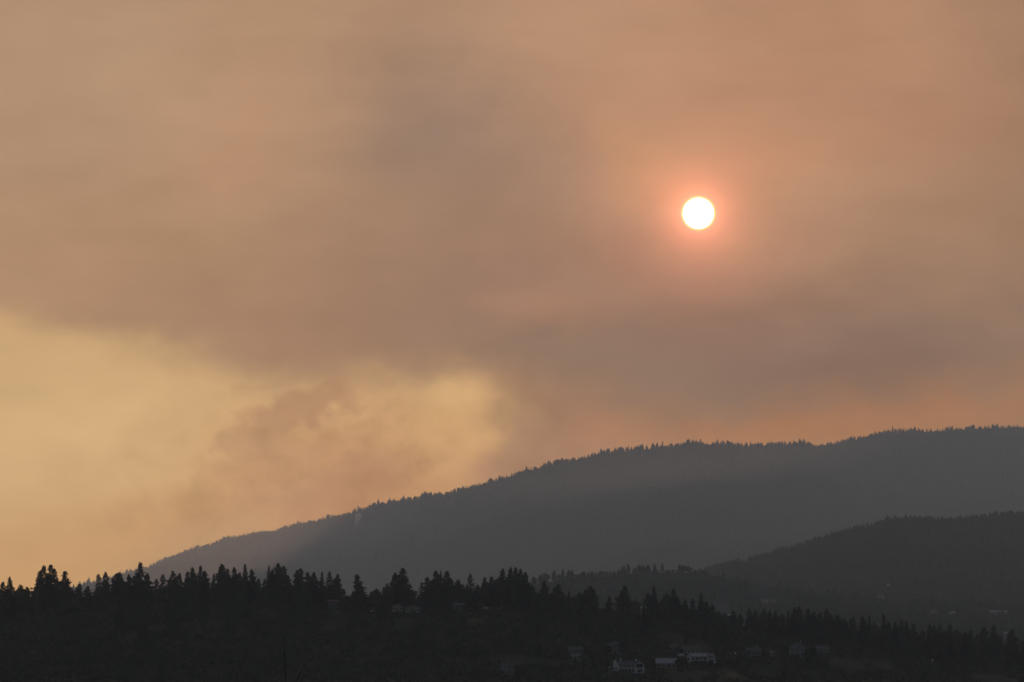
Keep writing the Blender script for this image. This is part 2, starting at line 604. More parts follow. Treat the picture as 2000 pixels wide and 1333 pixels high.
def pine_meshes(i, style):
    """a conifer 25 m tall and about 9 m across: trunk with limbs, and a crown of needle clumps"""
    r = np.random.default_rng(100 + i)
    H, R = 25.0, 4.5
    tb = MB()
    lean = r.normal(0, .25, 2)

    def axis(t):
        return np.array([lean[0] * t * t + .18 * math.sin(5 * t + i), lean[1] * t * t + .18 * math.cos(4 * t + i), H * t])
    ts = np.linspace(0, .985, 9)
    tb.tube([tuple(axis(t)) for t in ts], [.42 * (1 - t) ** .8 + .03 for t in ts], 7)
    if style == 'pine':
        cb, n, up = r.uniform(.10, .2), 96, .25
    elif style == 'fir':
        cb, n, up = .06, 110, -.12
    else:
        cb, n, up = r.uniform(.18, .26), 72, .12
    ph = r.uniform(0, 6.28, 4)
    cents = []
    for k in range(n):
        s = (k + r.uniform(0, 1)) / n
        t = cb + (.955 - cb) * s
        az = k * 2.399 + r.normal(0, .35)
        if style == 'pine':
            prof = min(1.0, 1.22 * (1 - s) ** .62) * (.62 + .38 * min(1, s * 4))
        elif style == 'fir':
            prof = (1 - s) ** .82
        else:
            prof = min(1.0, 1.15 * (1 - s) ** .6) * (.5 + .5 * abs(math.sin(s * 9 + ph[3])))
        lob = 1 + .22 * math.sin(az + ph[0] + t * 5) + .18 * math.sin(2 * az + ph[1] - t * 17) + .15 * math.sin(t * 44 + ph[2])
        L = max(.35, R * prof * lob * r.uniform(.55, 1.12))
        if r.random() < .06:
            L *= 1.22
        d = np.array([math.cos(az), math.sin(az), 0])
        rise = up * (s * 1.6 - .35) if style != 'fir' else up - .1 * (1 - s)
        o = axis(t)
        tip = o + d * L + np.array([0, 0, rise * L])
        if L > 1.1 and k % 2 == 0:
            mid = o + d * L * .5 + np.array([0, 0, rise * L * .35])
            tb.tube([tuple(o), tuple(mid), tuple(tip)], [.09, .06, .02], 3)
        m = max(1, int(round(L / (.95 if style != 'sparse' else 1.1))))
        for q in range(m):
            fr = 1 - .72 * q / max(1, m)
            if style == 'sparse' and fr < .45:
                continue
            c = o + d * L * fr + np.array([0, 0, rise * L * fr * fr])
            side = np.array([-d[1], d[0], 0])
            cents.append(c + side * r.normal(0, .22 * L * .5))
            if L > 1.8 and style != 'sparse':
                cents.append(c + side * r.normal(0, .34 * L * .5) + np.array([0, 0, r.normal(0, .25)]))
    for t in np.linspace(.86, .972, 9):
        cents.append(axis(t) + r.normal(0, .35, 3) * (1.0 - t) * 6)
    Vc = leaf_tris(cents, .50, 9 if style != 'sparse' else 8, (.34, .34, .24), r)
    Vc[:, 2] = np.maximum(Vc[:, 2], .4)
    crown = mesh_np('crown', Vc, np.arange(len(Vc)).reshape(-1, 3))
    crown.materials.append(MAT['needle'])
    tm = tb.me('trunk', True)
    tm.materials.append(MAT['bark'])
    return tm, crown


def broadleaf_meshes(i):
    """a round-headed leafy tree 12 m tall, 10 m across"""
    r = np.random.default_rng(300 + i)
    tb = MB()
    tb.tube([(0, 0, 0), (.1, 0, 2), (.2, .1, 5)], [.3, .24, .16], 7)
    lobes = []
    for k in range(11):
        az = k * 2.399
        z = r.uniform(3.6, 9.3)
        rad = 3.4 * math.sqrt(max(.05, 1 - ((z - 6) / 5.2) ** 2)) * r.uniform(.55, 1)
        c = (math.cos(az) * rad, math.sin(az) * rad, z)
        lobes.append((c, r.uniform(1.3, 2.3)))
        tb.tube([(.15, .05, r.uniform(2, 4.6)), (c[0] * .5, c[1] * .5, c[2] * .75), c], [.13, .08, .03], 4)
    lobes.append(((.2, 0, 10.2), 1.5))
    cents = []
    for c, rad in lobes:
        for _ in range(26):
            d = r.normal(0, 1, 3)
            d /= np.linalg.norm(d)
            cents.append(np.array(c) + d * rad * r.uniform(.55, 1.05) * np.array([1, 1, .85]))
    Vc = leaf_tris(cents, .42, 8, .32, r)
    Vc[:, 2] = np.maximum(Vc[:, 2], .5)
    crown = mesh_np('crown', Vc, np.arange(len(Vc)).reshape(-1, 3))
    crown.materials.append(MAT['leaf'])
    tm = tb.me('trunk', True)
    tm.materials.append(MAT['bark'])
    return tm, crown


KINDS = {
    'p': ([pine_meshes(i, 'pine') for i in range(7)], 25.0, 8.6, 'pine_tree'),
    's': ([pine_meshes(20 + i, 'sparse') for i in range(3)], 25.0, 8.6, 'pine_tree'),
    'f': ([pine_meshes(40 + i, 'fir') for i in range(3)], 25.0, 8.6, 'fir_tree'),
    'b': ([broadleaf_meshes(i) for i in range(4)], 12.0, 9.6, 'leafy_tree'),
}
_vc = [0]


def plant(kind, p, height, width, label, group):
    meshes, h0, w0, name = KINDS[kind]
    _vc[0] += 1
    tm, cm = meshes[(_vc[0] * 5 + _vc[0] // 3) % len(meshes)]
    root = obj(name, None, label=label, cat='tree', group=group)
    root.empty_display_size = .5
    root.location = p
    root.rotation_euler = (random.gauss(0, .018), random.gauss(0, .018), random.uniform(0, 6.283))
    w = width / w0
    root.scale = (w * random.uniform(.95, 1.05), w * random.uniform(.95, 1.05), height / h0)
    obj('trunk', tm, parent=root)
    obj('crown', cm, parent=root)
    return root


# crest trees: column, row of the tip, width (photograph pixels), kind
CREST = [
    (4, 1136, 22, 'p'), (20, 1126, 20, 'p'), (40, 1142, 24, 'b'), (51, 1145, 20, 'b'), (-12, 1130, 24, 'p'),
    (84, 1104, 27, 'p'), (99, 1102, 25, 'p'), (110, 1127, 16, 's'), (76, 1134, 30, 'p'), (95, 1138, 46, 'p'),
    (128, 1115, 25, 's'), (127, 1124, 22, 'p'), (154, 1140, 17, 'p'), (147, 1158, 18, 'b'), (171, 1144, 18, 'p'),
    (194, 1121, 17, 's'), (207, 1117, 20, 's'), (207, 1132, 17, 's'), (225, 1120, 20, 'p'), (236, 1118, 24, 'p'), (251, 1121, 15, 'p'), (243, 1136, 24, 'p'),
    (274, 1097, 26, 's'), (271, 1118, 28, 'p'), (289, 1119, 20, 'p'), (306, 1131, 18, 's'), (319, 1122, 19, 's'), (335, 1114, 20, 'p'),
    (350, 1119, 18, 'p'), (366, 1115, 16, 'p'), (376, 1108, 22, 'p'), (389, 1104, 20, 's'), (400, 1114, 18, 'p'), (391, 1122, 20, 'p'), (416, 1121, 16, 'f'),
    (430, 1101, 20, 'p'), (437, 1102, 22, 'p'), (444, 1110, 20, 'p'), (458, 1107, 18, 'p'), (480, 1102, 22, 'f'), (492, 1111, 16, 'p'), (470, 1118, 18, 'p'),
    (504, 1130, 16, 'p'), (516, 1131, 16, 's'), (524, 1105, 12, 's'), (542, 1099, 22, 'p'), (553, 1105, 22, 'p'), (533, 1112, 20, 'p'), (563, 1125, 16, 'p'),
    (580, 1113, 18, 'p'), (588, 1109, 21, 'p'), (601, 1117, 18, 'p'), (616, 1117, 19, 'p'), (629, 1117, 17, 'f'), (644, 1116, 19, 's'), (659, 1121, 18, 'p'), (652, 1130, 20, 'p'),
    (690, 1158, 12, 'b'), (701, 1122, 34, 'f'), (735, 1150, 26, 'b'), (726, 1158, 16, 'b'), (757, 1139, 25, 'b'), (772, 1118, 20, 'p'), (787, 1109, 29, 'p'), (780, 1135, 34, 'p'),
    (806, 1166, 14, 'b'), (816, 1167, 14, 'b'),
    (824, 1137, 15, 's'), (836, 1127, 22, 'p'), (851, 1114, 22, 'p'), (861, 1114, 10, 's'), (873, 1114, 23, 'p'), (846, 1132, 30, 'p'), (880, 1130, 20, 'p'),
    (897, 1132, 22, 'b'), (918, 1121, 20, 's'), (911, 1145, 24, 'b'), (933, 1142, 20, 'b'), (946, 1126, 18, 'b'), (962, 1125, 18, 'p'), (980, 1110, 20, 'p'), (994, 1107, 20, 'p'),
    (1005, 1107, 20, 'p'), (1017, 1110, 20, 'p'), (1027, 1117, 20, 'p'), (970, 1130, 30, 'p'), (1038, 1142, 20, 'p'), (955, 1138, 26, 'p'),
    (1065, 1134, 21, 'p'), (1090, 1141, 24, 'p'), (1111, 1155, 18, 'f'), (1132, 1157, 18, 'p'), (1144, 1151, 18, 'p'), (1154, 1144, 24, 'p'), (1120, 1163, 24, 'b'), (1074, 1160, 22, 'b'),
    (1100, 1158, 20, 'b'), (1188, 1165, 20, 'f'), (1222, 1144, 36, 'f'), (1218, 1149, 26, 'p'), (1241, 1169, 20, 'b'), (1265, 1159, 20, 'p'), (1278, 1145, 22, 'f'), (1272, 1162, 26, 'p'),
    (1312, 1150, 32, 'f'), (1302, 1159, 28, 'p'), (1322, 1165, 24, 'p'), (1339, 1171, 14, 'p'), (1351, 1168, 14, 'p'), (1367, 1158, 16, 'f'), (1371, 1174, 22, 'p'), (1382, 1174, 16, 'p'), (1391, 1181, 16, 'p'),
    (1403, 1193, 18, 'p'), (1417, 1198, 16, 'b'), (1431, 1191, 15, 'p'), (1445, 1199, 16, 'b'), (1464, 1188, 16, 'p'), (1476, 1193, 14, 'p'), (1491, 1189, 20, 'b'), (1502, 1192, 12, 'p'), (1514, 1192, 14, 'p'), (1527, 1199, 18, 'b'),
    (1539, 1192, 12, 'f'), (1550, 1185, 14, 'p'), (1561, 1184, 20, 'p'), (1577, 1188, 22, 'p'), (1590, 1194, 18, 'p'), (1602, 1195, 20, 'p'), (1615, 1188, 17, 'p'), (1622, 1200, 20, 'p'),
    (1636, 1201, 18, 'p'), (1650, 1209, 16, 'p'), (1662, 1206, 14, 's'), (1668, 1203, 13, 's'), (1685, 1204, 20, 'p'), (1698, 1202, 12, 'f'), (1709, 1216, 20, 'b'), (1727, 1199, 20, 'f'), (1737, 1215, 16, 'p'),
    (1747, 1215, 16, 'p'), (1762, 1211, 18, 'p'), (1772, 1212, 16, 'f'), (1787, 1218, 17, 'p'), (1800, 1230, 18, 'b'), (1815, 1218, 10, 'p'), (1825, 1221, 18, 'p'), (1835, 1220, 18, 'p'), (1857, 1216, 18, 'p'), (1846, 1232, 20, 'b'),
    (1870, 1228, 22, 'b'), (1884, 1234, 16, 'p'), (1896, 1230, 16, 'p'), (1907, 1236, 16, 'b'), (1921, 1224, 22, 'p'), (1940, 1220, 20, 'p'), (1950, 1240, 22, 'b'), (1981, 1229, 23, 'p'), (1968, 1252, 16, 'b'), (1997, 1250, 20, 'b'), (2008, 1240, 22, 'p'),
]
RUNS = [  # up to column, the stand a tree belongs to
    (60, 'low group beside the twin pines'),
    (115, 'twin pines with the broad dark base'),
    (140, 'open-branched pair just off the twin pines'),
    (185, 'small trees on the low open stretch of crest'),
    (215, 'thin see-through pines bordering the low open crest'),
    (262, 'blunt pines crowded beside the ragged highest pine'),
    (280, 'ragged highest pine pair before the mountain foot'),
    (340, 'thin row just past the ragged highest pine'),
    (425, 'even row before the low mountain end'),
    (500, 'block of broad close-set crowns'),
    (520, 'dip before the three-peaked pine clump'),
    (570, 'three-peaked pine clump'),
    (670, 'level-topped row that ends at the notch'),
    (715, 'pair in the notch, lone fir and stubby tree'),
    (765, 'rounded trees stepping up to the big paired pines'),
    (800, 'big paired pines beyond the notch'),
    (820, 'bushes in the gap above two roofs'),
    (888, 'steep-sided clump above the crest houses'),
    (940, 'open-crowned stretch between two pine clumps'),
    (1045, 'last high clump where the ridge falls away'),
    (1115, 'falling ridge just past the last high clump'),
    (1200, 'falling ridge before the long hazy building'),
    (1250, 'broad fir stand beside the pair of lit lamps'),
    (1330, 'twin dark mounds before the hazy valley'),
    (1400, 'narrow stand where the ridge steps down'),
    (1480, 'low row before the hazy pale block'),
    (1545, 'low row before the flat warehouse'),
    (1630, 'low row hump by the tiny pale house'),
    (1715, 'spiky stand just past the rounded hump'),
    (1800, 'row below the pale hill house'),
    (1880, 'row before the tall valley house'),
    (2100, 'sinking end of the low row before the barn'),
]
RANK = ['tallest', 'second tallest', 'third tallest', 'fourth tallest', 'fifth tallest', 'sixth tallest', 'seventh tallest', 'eighth tallest', 'ninth tallest',
        'tenth tallest', 'eleventh tallest', 'twelfth tallest', 'thirteenth tallest', 'fourteenth tallest', 'fifteenth tallest', 'sixteenth tallest']
WORD = {'p': 'pine', 's': 'thin pine', 'f': 'fir', 'b': 'leafy tree'}


def name_by_rank(rows, prep='of'):
    """rows: (tree, height, kind, stand); each tree is told apart by its rank of height in its stand"""
    stands = {}
    for r_ in rows:
        stands.setdefault(r_[3], []).append(r_)
    for st, rs in stands.items():
        rs.sort(key=lambda q: -q[1])
        for i, (t, h, k, _) in enumerate(rs):
            if len(rs) == 1:
                t['label'] = 'dark %s, only tree %s the %s' % (WORD[k], prep, st)
            else:
                t['label'] = 'dark %s, %s %s the %s' % (WORD[k], RANK[i] if i < len(rs) - 1 or i < 2 else 'smallest', prep, st)
            t['group'] = 'trees of the ' + st


crest_rows = []
for px, top, w, k in CREST:
    D = near.crest(at(px, 1200, 2000).x)[0] + random.uniform(-34, 6)
    p = at(px, top, D)
    gz = near.h(p.x, p.y)
    h = p.z - gz
    for lim, stand in RUNS:
        if px < lim:
            break
    width = w * D / F * (1.22 if k == 'p' else 1.28 if k == 's' else 1.1)
    crest_rows.append((plant(k, (p.x, p.y, gz - .3), h + .3, width, None, None), h, k, stand))


name_by_rank(crest_rows)


def crest_top(px):
    """row of the tree tops at a column, from the crest list"""
    return min((t + abs(px - x) * 1.1) for x, t, w, k in CREST)


# houses occupy these spots on the slope (column, row, half-width, rows kept clear below and above)
KEEP = [(1228, 1312, 38, 16), (1368, 1290, 34, 14), (1302, 1302, 24, 8), (1124, 1285, 18, 14), (1201, 1275, 16, 7), (1314, 1270, 9, 7),
        (1350, 1274, 18, 5), (1472, 1278, 18, 9), (1506, 1276, 12, 8), (1557, 1275, 20, 14), (1604, 1270, 16, 8), (651, 1200, 18, 22),
        (726, 1195, 10, 5), (776, 1192, 14, 8), (806, 1192, 18, 8), (894, 1186, 16, 8), (960, 1188, 28, 9), (1679, 1256, 12, 6),
        (1303, 1287, 6, 6), (1242, 1290, 5, 5), (1820, 1288, 6, 12), (1435, 1280, 6, 10), (1640, 1300, 24, 14), (1720, 1304, 22, 14), (1675, 1303, 20, 14),
        (1340, 1322, 40, 12), (1420, 1320, 22, 12), (645, 1225, 16, 14), (790, 1225, 22, 14), (1490, 1310, 30, 12), (990, 1305, 14, 18), (930, 1215, 22, 8)]
MARKS = [(100, 1210, 'the foot of the twin pines'), (100, 1300, 'the hollow below the twin pines'), (330, 1210, 'the foot of the ragged highest pine'), (330, 1300, 'the hollow below the ragged highest pine'),
         (500, 1230, 'the foot of the broad close-set crowns'), (560, 1300, 'the bare near twigs'), (651, 1215, 'the grey stepped house'), (720, 1300, 'the hollow below the lone fir'), (790, 1215, 'the two crest roofs'),
         (850, 1300, 'the hollow below the crest roofs'), (930, 1215, 'the long crest house'), (990, 1310, 'the barely visible slope house'), (1090, 1230, 'the start of the falling ridge'), (1124, 1290, 'the white-railed grey house'), (1228, 1315, 'the decked white house'),
         (1220, 1230, 'the foot of the broad fir'), (1302, 1300, 'the pale-roofed bungalow'), (1368, 1295, 'the round-topped white house'), (1350, 1230, 'the step of the ridge'), (1472, 1284, 'the dark-roofed bungalow'), (1557, 1286, 'the tall grey gable'),
         (1500, 1330, 'the dry bank below the bungalow'), (1660, 1270, 'the faint low roof'), (1660, 1330, 'the bare dry strips'), (1780, 1290, 'the lone slope lamp'), (1780, 1340, 'the bottom below the lone slope lamp'), (1900, 1290, 'the foot of the sinking low row'), (1950, 1340, 'the bottom under the sinking low row')]
slope_rows = []
n_slope = 0
tries = 0
while n_slope < 90 and tries < 6000:
    tries += 1
    px = random.uniform(-20, 2020)
    p0 = near.crest(at(px, 1250, 2000).x)
    D = p0[0] - 12 - 300 * random.random() ** 1.5
    x = at(px, 1250, D).x
    gz = near.h(x, D)
    base = HORIZON - gz / D * F
    if base > 1420:
        continue
    kind = random.choice('pppfbb')
    h = random.uniform(9, 19) if kind != 'b' else random.uniform(5, 9)
    top = base - h / D * F
    if top < crest_top(px) + 22 or top > 1330:
        continue
    w = h * random.uniform(.30, .42) if kind != 'b' else h * random.uniform(.8, 1.1)
    wp = w / D * F / 2
    if any(abs(px - kx) < hw + wp and top < ky + 3 and base > ky - hh - 3 for kx, ky, hw, hh in KEEP):
        continue
    mark = min(MARKS, key=lambda q: (q[0] - px) ** 2 + 4 * (q[1] - base) ** 2)
    slope_rows.append((plant(kind, (x, D, gz - .3), h, w, None, None), h, kind, 'slope around ' + mark[2]))
    n_slope += 1

for px, py, h, k in [(1141, 1300, 6, 'b'), (1107, 1298, 7, 'b'), (1175, 1304, 8, 'b'), (1189, 1312, 4, 'b'), (1268, 1318, 6.5, 'b'), (1278, 1311, 5, 'p'), (1326, 1310, 6, 'b'), (1338, 1301, 4.5, 'b'),
                     (1357, 1305, 4, 'b'), (1402, 1300, 7, 'b'), (1411, 1306, 5, 'b'), (1452, 1292, 6, 'b'), (1492, 1290, 7, 'p'), (1530, 1293, 8, 'b'), (1576, 1294, 7, 'b'), (1590, 1286, 8, 'p'),
                     (1218, 1283, 8, 'b'), (1187, 1283, 6, 'b'), (640, 1206, 6, 'b'), (664, 1202, 7, 'b')]:
    p = hit(px, py, near)
    mark = min(MARKS, key=lambda q: (q[0] - px) ** 2 + 4 * (q[1] - py) ** 2)
    slope_rows.append((plant(k, (p.x, p.y, p.z - .3), h, h * (.9 if k == 'b' else .45), None, None), h, k, 'slope around ' + mark[2]))
name_by_rank(slope_rows, 'on')

# trees one can count on the hazy plateau
plat_rows = []
PLAT = [(1043, 1126, 12, 'p'), (1056, 1123, 14, 'p'), (1066, 1119, 18, 'b'), (1082, 1113, 9, 'p'), (1091, 1122, 12, 'b'), (1099, 1112, 11, 'f'), (1111, 1113, 12, 'p'), (1117, 1112, 11, 'f'),
        (1125, 1122, 12, 'b'), (1134, 1120, 12, 'b'), (1140, 1116, 11, 'p'), (1209, 1111, 7, 'f'), (1216, 1106, 8, 'f'), (1220, 1106, 7, 'f'), (1227, 1101, 9, 'p'), (1238, 1108, 8, 'f'),
        (1249, 1103, 12, 'p'), (1256, 1104, 12, 'p'), (1266, 1103, 13, 'p'), (1279, 1101, 12, 'f'), (1294, 1100, 10, 's'), (1304, 1113, 12, 'b'), (1315, 1113, 10, 'b'),
        (1328, 1102, 11, 'p'), (1335, 1104, 20, 'b'), (1344, 1106, 18, 'b'), (1357, 1112, 8, 'f'), (1366, 1115, 14, 'b'), (1376, 1114, 12, 'p')]
for px, top, w, k in PLAT:
    D = plateau.crest(at(px, 1120, 4450).x)[0] + random.uniform(-60, 0)
    p = at(px, top, D)
    gz = plateau.h(p.x, p.y) - .3
    if px < 1145:
        stand = 'hazy line leading up to the long flat building'
    elif px < 1245:
        stand = 'hazy conifers close beside the long flat building'
    elif px < 1300:
        stand = 'hazy plateau group with the thin tufted pine'
    else:
        stand = 'hazy plateau group where the hill begins'
    plat_rows.append((plant(k, (p.x, p.y, gz), max(4, p.z - gz), w * D / F * 1.05, None, None), p.z - gz, k, stand))
name_by_rank(plat_rows)
for t, *_ in plat_rows:
    t['label'] = t['label'].replace('dark ', '', 1)


# far woods that read as one mass
def forest(name, ridge, spots, hrange, wr, tiers, sides, material):
    Vs, Ts, b = [], [], 0
    for x, y in spots:
        z = ridge.h(x, y) - .5
        h = (hrange[0] + (hrange[1] - hrange[0]) * random.random() ** 1.8) * (1.25 if random.random() < .06 else 1)
        if name == 'mountain_forest':
            h *= (1.15 if x < -300 else .75) + .7 * max(-.4, noise.noise(Vector((x * .013, y * .004, 5))))
        rad = h * random.uniform(*wr)
        a0 = random.random() * 6.28
        round_ = random.random() < .45
        for t in range(tiers):
            zb = z + h * (.06 + .9 * t / tiers)
            zt = z + h * min(1.0, .06 + .9 * (t + 1.75) / tiers)
            f_ = 1 - t / tiers
            rr = rad * (f_ ** (.5 if round_ else 1.0)) * random.uniform(.85, 1.15)
            for k in range(sides):
                an = a0 + t + 6.283 * k / sides
                q = rr * random.uniform(.7, 1.2)
                Vs.append((x + math.cos(an) * q, y + math.sin(an) * q, zb + random.uniform(-.03, .05) * h))
            Vs.append((x + random.uniform(-.1, .1) * rad, y, zt))
            for k in range(sides):
                Ts.append((b + k, b + (k + 1) % sides, b + sides))
            b += sides + 1
    o = obj(name, mesh_np(name, Vs, Ts), material, kind='stuff')
    return o


def spots_on(ridge, n, x0, x1, f0, f1, power=1.0, mask=None):
    out = []
    while len(out) < n:
        x = random.uniform(x0, x1)
        d = f0 + (f1 - f0) * random.random() ** power
        y = ridge.crest(x)[0] - d * (ridge.front if d > 0 else ridge.back)
        if mask and not mask(x, y):
            continue
        out.append((x, y))
    return out


def clump(sc, th, off=0.0):
    return lambda x, y: noise.noise(Vector((x * sc, y * sc * .6, off))) > th


o = forest('mountain_forest', mtn, spots_on(mtn, 4300, -2900, 3400, -.003, .010) + spots_on(mtn, 900, -2700, -300, -.001, .002) + spots_on(mtn, 26000, -2900, 3400, .0, 1.0, 1.3, clump(.0035, -.35)),
           (8, 30), (.18, .34), 3, 5, 'far')
o['label'] = 'hazy conifer forest covering the long mountain up to its skyline'
o['category'] = 'forest'
o = forest('hill_forest', hill, spots_on(hill, 1700, 230, 1350, -.006, .02, mask=clump(.02, -.4)) + spots_on(hill, 9000, 200, 1350, .0, 1.0, 1.2, clump(.008, -.25)),
           (8, 16), (.2, .38), 4, 6, 'far')
o['label'] = 'hazy dark woodland covering the lower hill before the mountain'
o['category'] = 'woodland'
o = forest('valley_trees', plateau, spots_on(plateau, 3800, -60, 900, .02, .95, 1.0, clump(.014, -.08)),
           (5, 12), (.28, .5), 4, 6, 'far')
o['label'] = 'scattered hazy trees and hedges across the town valley'
o['category'] = 'trees'


def brushwood():
    cents, sz = [], []
    r = np.random.default_rng(5)
    n = 0
    while n < 7500:
        px = r.uniform(-40, 2040)
        p0 = near.crest(at(px, 1250, 2000).x)
        D = p0[0] + 6 - 330 * r.random() ** 1.2
        x = at(px, 1250, D).x
        if noise.noise(Vector((x * .016, D * .012, 4))) < -.46:
            continue
        gz = near.h(x, D)
        base = HORIZON - gz / D * F
        h = r.uniform(1.2, 4.2)
        top = base - h / D * F
        if base > 1400:
            continue
        if any(abs(px - kx) < hw and top < ky + 3 and base > ky - hh for kx, ky, hw, hh in KEEP):
            continue
        n += 1
        for _ in range(7):
            cents.append((x + r.normal(0, h * .42), D + r.normal(0, h * .42), gz + h * (.12 + .75 * r.random())))
    Vc = leaf_tris(cents, .75, 6, .45, r)
    o = obj('brushwood', mesh_np('brushwood', Vc, np.arange(len(Vc)).reshape(-1, 3)), 'brush', kind='stuff')
    o['label'] = 'dark brush and bushes covering the shaded slope of the ridge'
    o['category'] = 'brush'


brushwood()


def understory():
    """undergrowth and young trees that close the lower gaps along the ridge crest"""
    r = np.random.default_rng(9)
    cents = []
    for px in np.arange(-20, 2020, 2.2):
        ct = crest_top(px)
        D = near.crest(at(px, 1200, 2000).x)[0] + r.uniform(-14, 14)
        x = at(px, 1200, D).x
        gz = near.h(x, D)
        room = (HORIZON - gz / D * F) - ct
        h = room * D / F * r.uniform(.3, .62) if room > 42 else r.uniform(.6, 2.2)
        for _ in range(int(4 + h * 1.6)):
            t = r.random()
            wd = max(.4, h * .16 * (1 - t))
            cents.append((x + r.normal(0, wd), D + r.normal(0, wd), gz + .2 + h * t))
    Vc = leaf_tris(cents, .62, 6, .4, r)
    o = obj('undergrowth', mesh_np('undergrowth', Vc, np.arange(len(Vc)).reshape(-1, 3)), 'brush', kind='stuff')
    o['label'] = 'dark undergrowth between the trunks along the ridge crest'
    o['category'] = 'brush'


understory()


# ------------------------------------------------------------------ houses
class House:
    """local axes: x across, y away from the viewer, z up; origin at the foot of the front wall"""

    def __init__(s, name, label, p, yaw=0.0, cat='house', group=None):
        s.r = obj(name, None, label=label, cat=cat, group=group)
        s.r.location = p
        s.r.rotation_euler = (0, 0, math.atan2(-p.x, p.y) + yaw)
        s.roofs = []

    def part(s, name, mb, m, parent=None):
        return obj(name, mb.me(name), m, parent or s.r)

    def vol(s, x0, x1, y0, y1, z0, h, axis, pitch, wm, rm, over=.45):
        """walls with gables and a roof slab with eaves; axis = direction of the roof ridge"""
        mb = MB()
        a, b = (y0, y1) if axis == 'x' else (x0, x1)
        mid, rise = (a + b) / 2, (b - a) / 2 * pitch
        if axis in 'xy' and pitch > 0:
            mb.prism([(a, z0), (b, z0), (b, z0 + h), (mid, z0 + h + rise), (a, z0 + h)], axis, *((x0, x1) if axis == 'x' else (y0, y1)))
        else:
            mb.box(x0, x1, y0, y1, z0, z0 + h)
        s.part('wall', mb, wm)
        rb = MB()
        t = .22
        if pitch > 0:
            e = over
            ze = z0 + h - e * pitch + .04
            prof = [(a - e, ze), (mid, z0 + h + rise + .04), (b + e, ze), (b + e, ze + t), (mid, z0 + h + rise + t + .08), (a - e, ze + t)]
            rb.prism(prof, axis, *((x0 - over, x1 + over) if axis == 'x' else (y0 - over, y1 + over)))
        else:
            rb.box(x0 - over, x1 + over, y0 - over, y1 + over, z0 + h + .02, z0 + h + .3)
        ro = s.part('roof', rb, rm)
        s.roofs.append(ro)
        return ro

    def win(s, x, z, w, h, y=0.0):
        f = MB()
        t = .1
        f.box(x - w / 2 - t, x + w / 2 + t, y - .07, y + .02, z - t, z).box(x - w / 2 - t, x + w / 2 + t, y - .07, y + .02, z + h, z + h + t)
        f.box(x - w / 2 - t, x - w / 2, y - .07, y + .02, z, z + h).box(x + w / 2, x + w / 2 + t, y - .07, y + .02, z, z + h)
        if w > 1.4:
            f.box(x - .03, x + .03, y - .06, y + .02, z, z + h)
        fo = s.part('window', f, 'trim')
        s.part('pane', MB().box(x - w / 2, x + w / 2, y - .035, y + .01, z, z + h), 'glass', fo)

    def door(s, x, z, y=0.0, w=1.0, h=2.05, m='roofb'):
        d = s.part('door', MB().box(x - w / 2, x + w / 2, y - .06, y + .02, z, z + h), m)
        s.part('handle', MB().box(x + w / 2 - .16, x + w / 2 - .1, y - .12, y - .06, z + .95, z + 1.1), 'metal', d)

    def chimney(s, x, y, z0, z1, m='white', w=.9):
        s.part('chimney', MB().box(x - w / 2, x + w / 2, y - w / 2, y + w / 2, z0, z1).box(x - w / 2 - .08, x + w / 2 + .08, y - w / 2 - .08, y + w / 2 + .08, z1, z1 + .15), m, s.roofs[0])

    def deck(s, x0, x1, z, depth, posts, y=0.0, m='trim'):
        s.part('deck', MB().box(x0, x1, y - depth, y - .01, z - .28, z), m)
        for i in range(posts):
            x = x0 + .12 + (x1 - x0 - .24) * i / (posts - 1)
            s.part('post', MB().box(x - .11, x + .11, y - depth + .04, y - depth + .26, -1.2, z - .28), m)
        rl = MB().box(x0, x1, y - depth, y - depth + .07, z + .92, z + 1.0)
        n = max(4, int((x1 - x0) / .45))
        for i in range(n + 1):
            x = x0 + (x1 - x0 - .05) * i / n
            rl.box(x, x + .05, y - depth + .01, y - depth + .06, z, z + .92)
        s.part('railing', rl, m)

    def base(s, x0, x1, y0, y1, d=2.5):
        s.part('foundation', MB().box(x0 + .03, x1 - .03, y0 + .03, y1 - .03, -d, .0), 'concrete')


def ground_at(px, py, ridge=near):
    return hit(px, py, ridge)


def simple(name, label, px, py, wpx, wall, roof, storeys=1, axis='x', pitch=.45, depth=8, ridge=near, wins=3, yaw=0.0, deck=False, group=None, chim=False, cat='house', hscale=1.0):
    p = ground_at(px, py, ridge)
    w = wpx * p.y / F
    H = House(name, label, p, yaw, cat, group)
    h = 2.8 * storeys * hscale
    H.base(-w / 2, w / 2, 0, depth, 3.5)
    H.vol(-w / 2, w / 2, 0, depth, 0, h, axis, pitch, wall, roof)
    for st in range(storeys):
        for i in range(wins):
            x = -w / 2 + w * (i + .5) / wins
            if st == 0 and i == wins // 2:
                H.door(x, .05)
            else:
                H.win(x, 2.8 * st * hscale + .95, min(1.6, w / wins * .55), 1.25)
    if deck:
        H.deck(-w / 2 + .3, w / 2 - .3, 2.8 if storeys > 1 else .3, 2.2, 4, m=deck)
    if chim:
        H.chimney(w * .22, depth * .5, h, h + depth / 2 * max(pitch, .2) + 1.3, 'greyw')
    return H


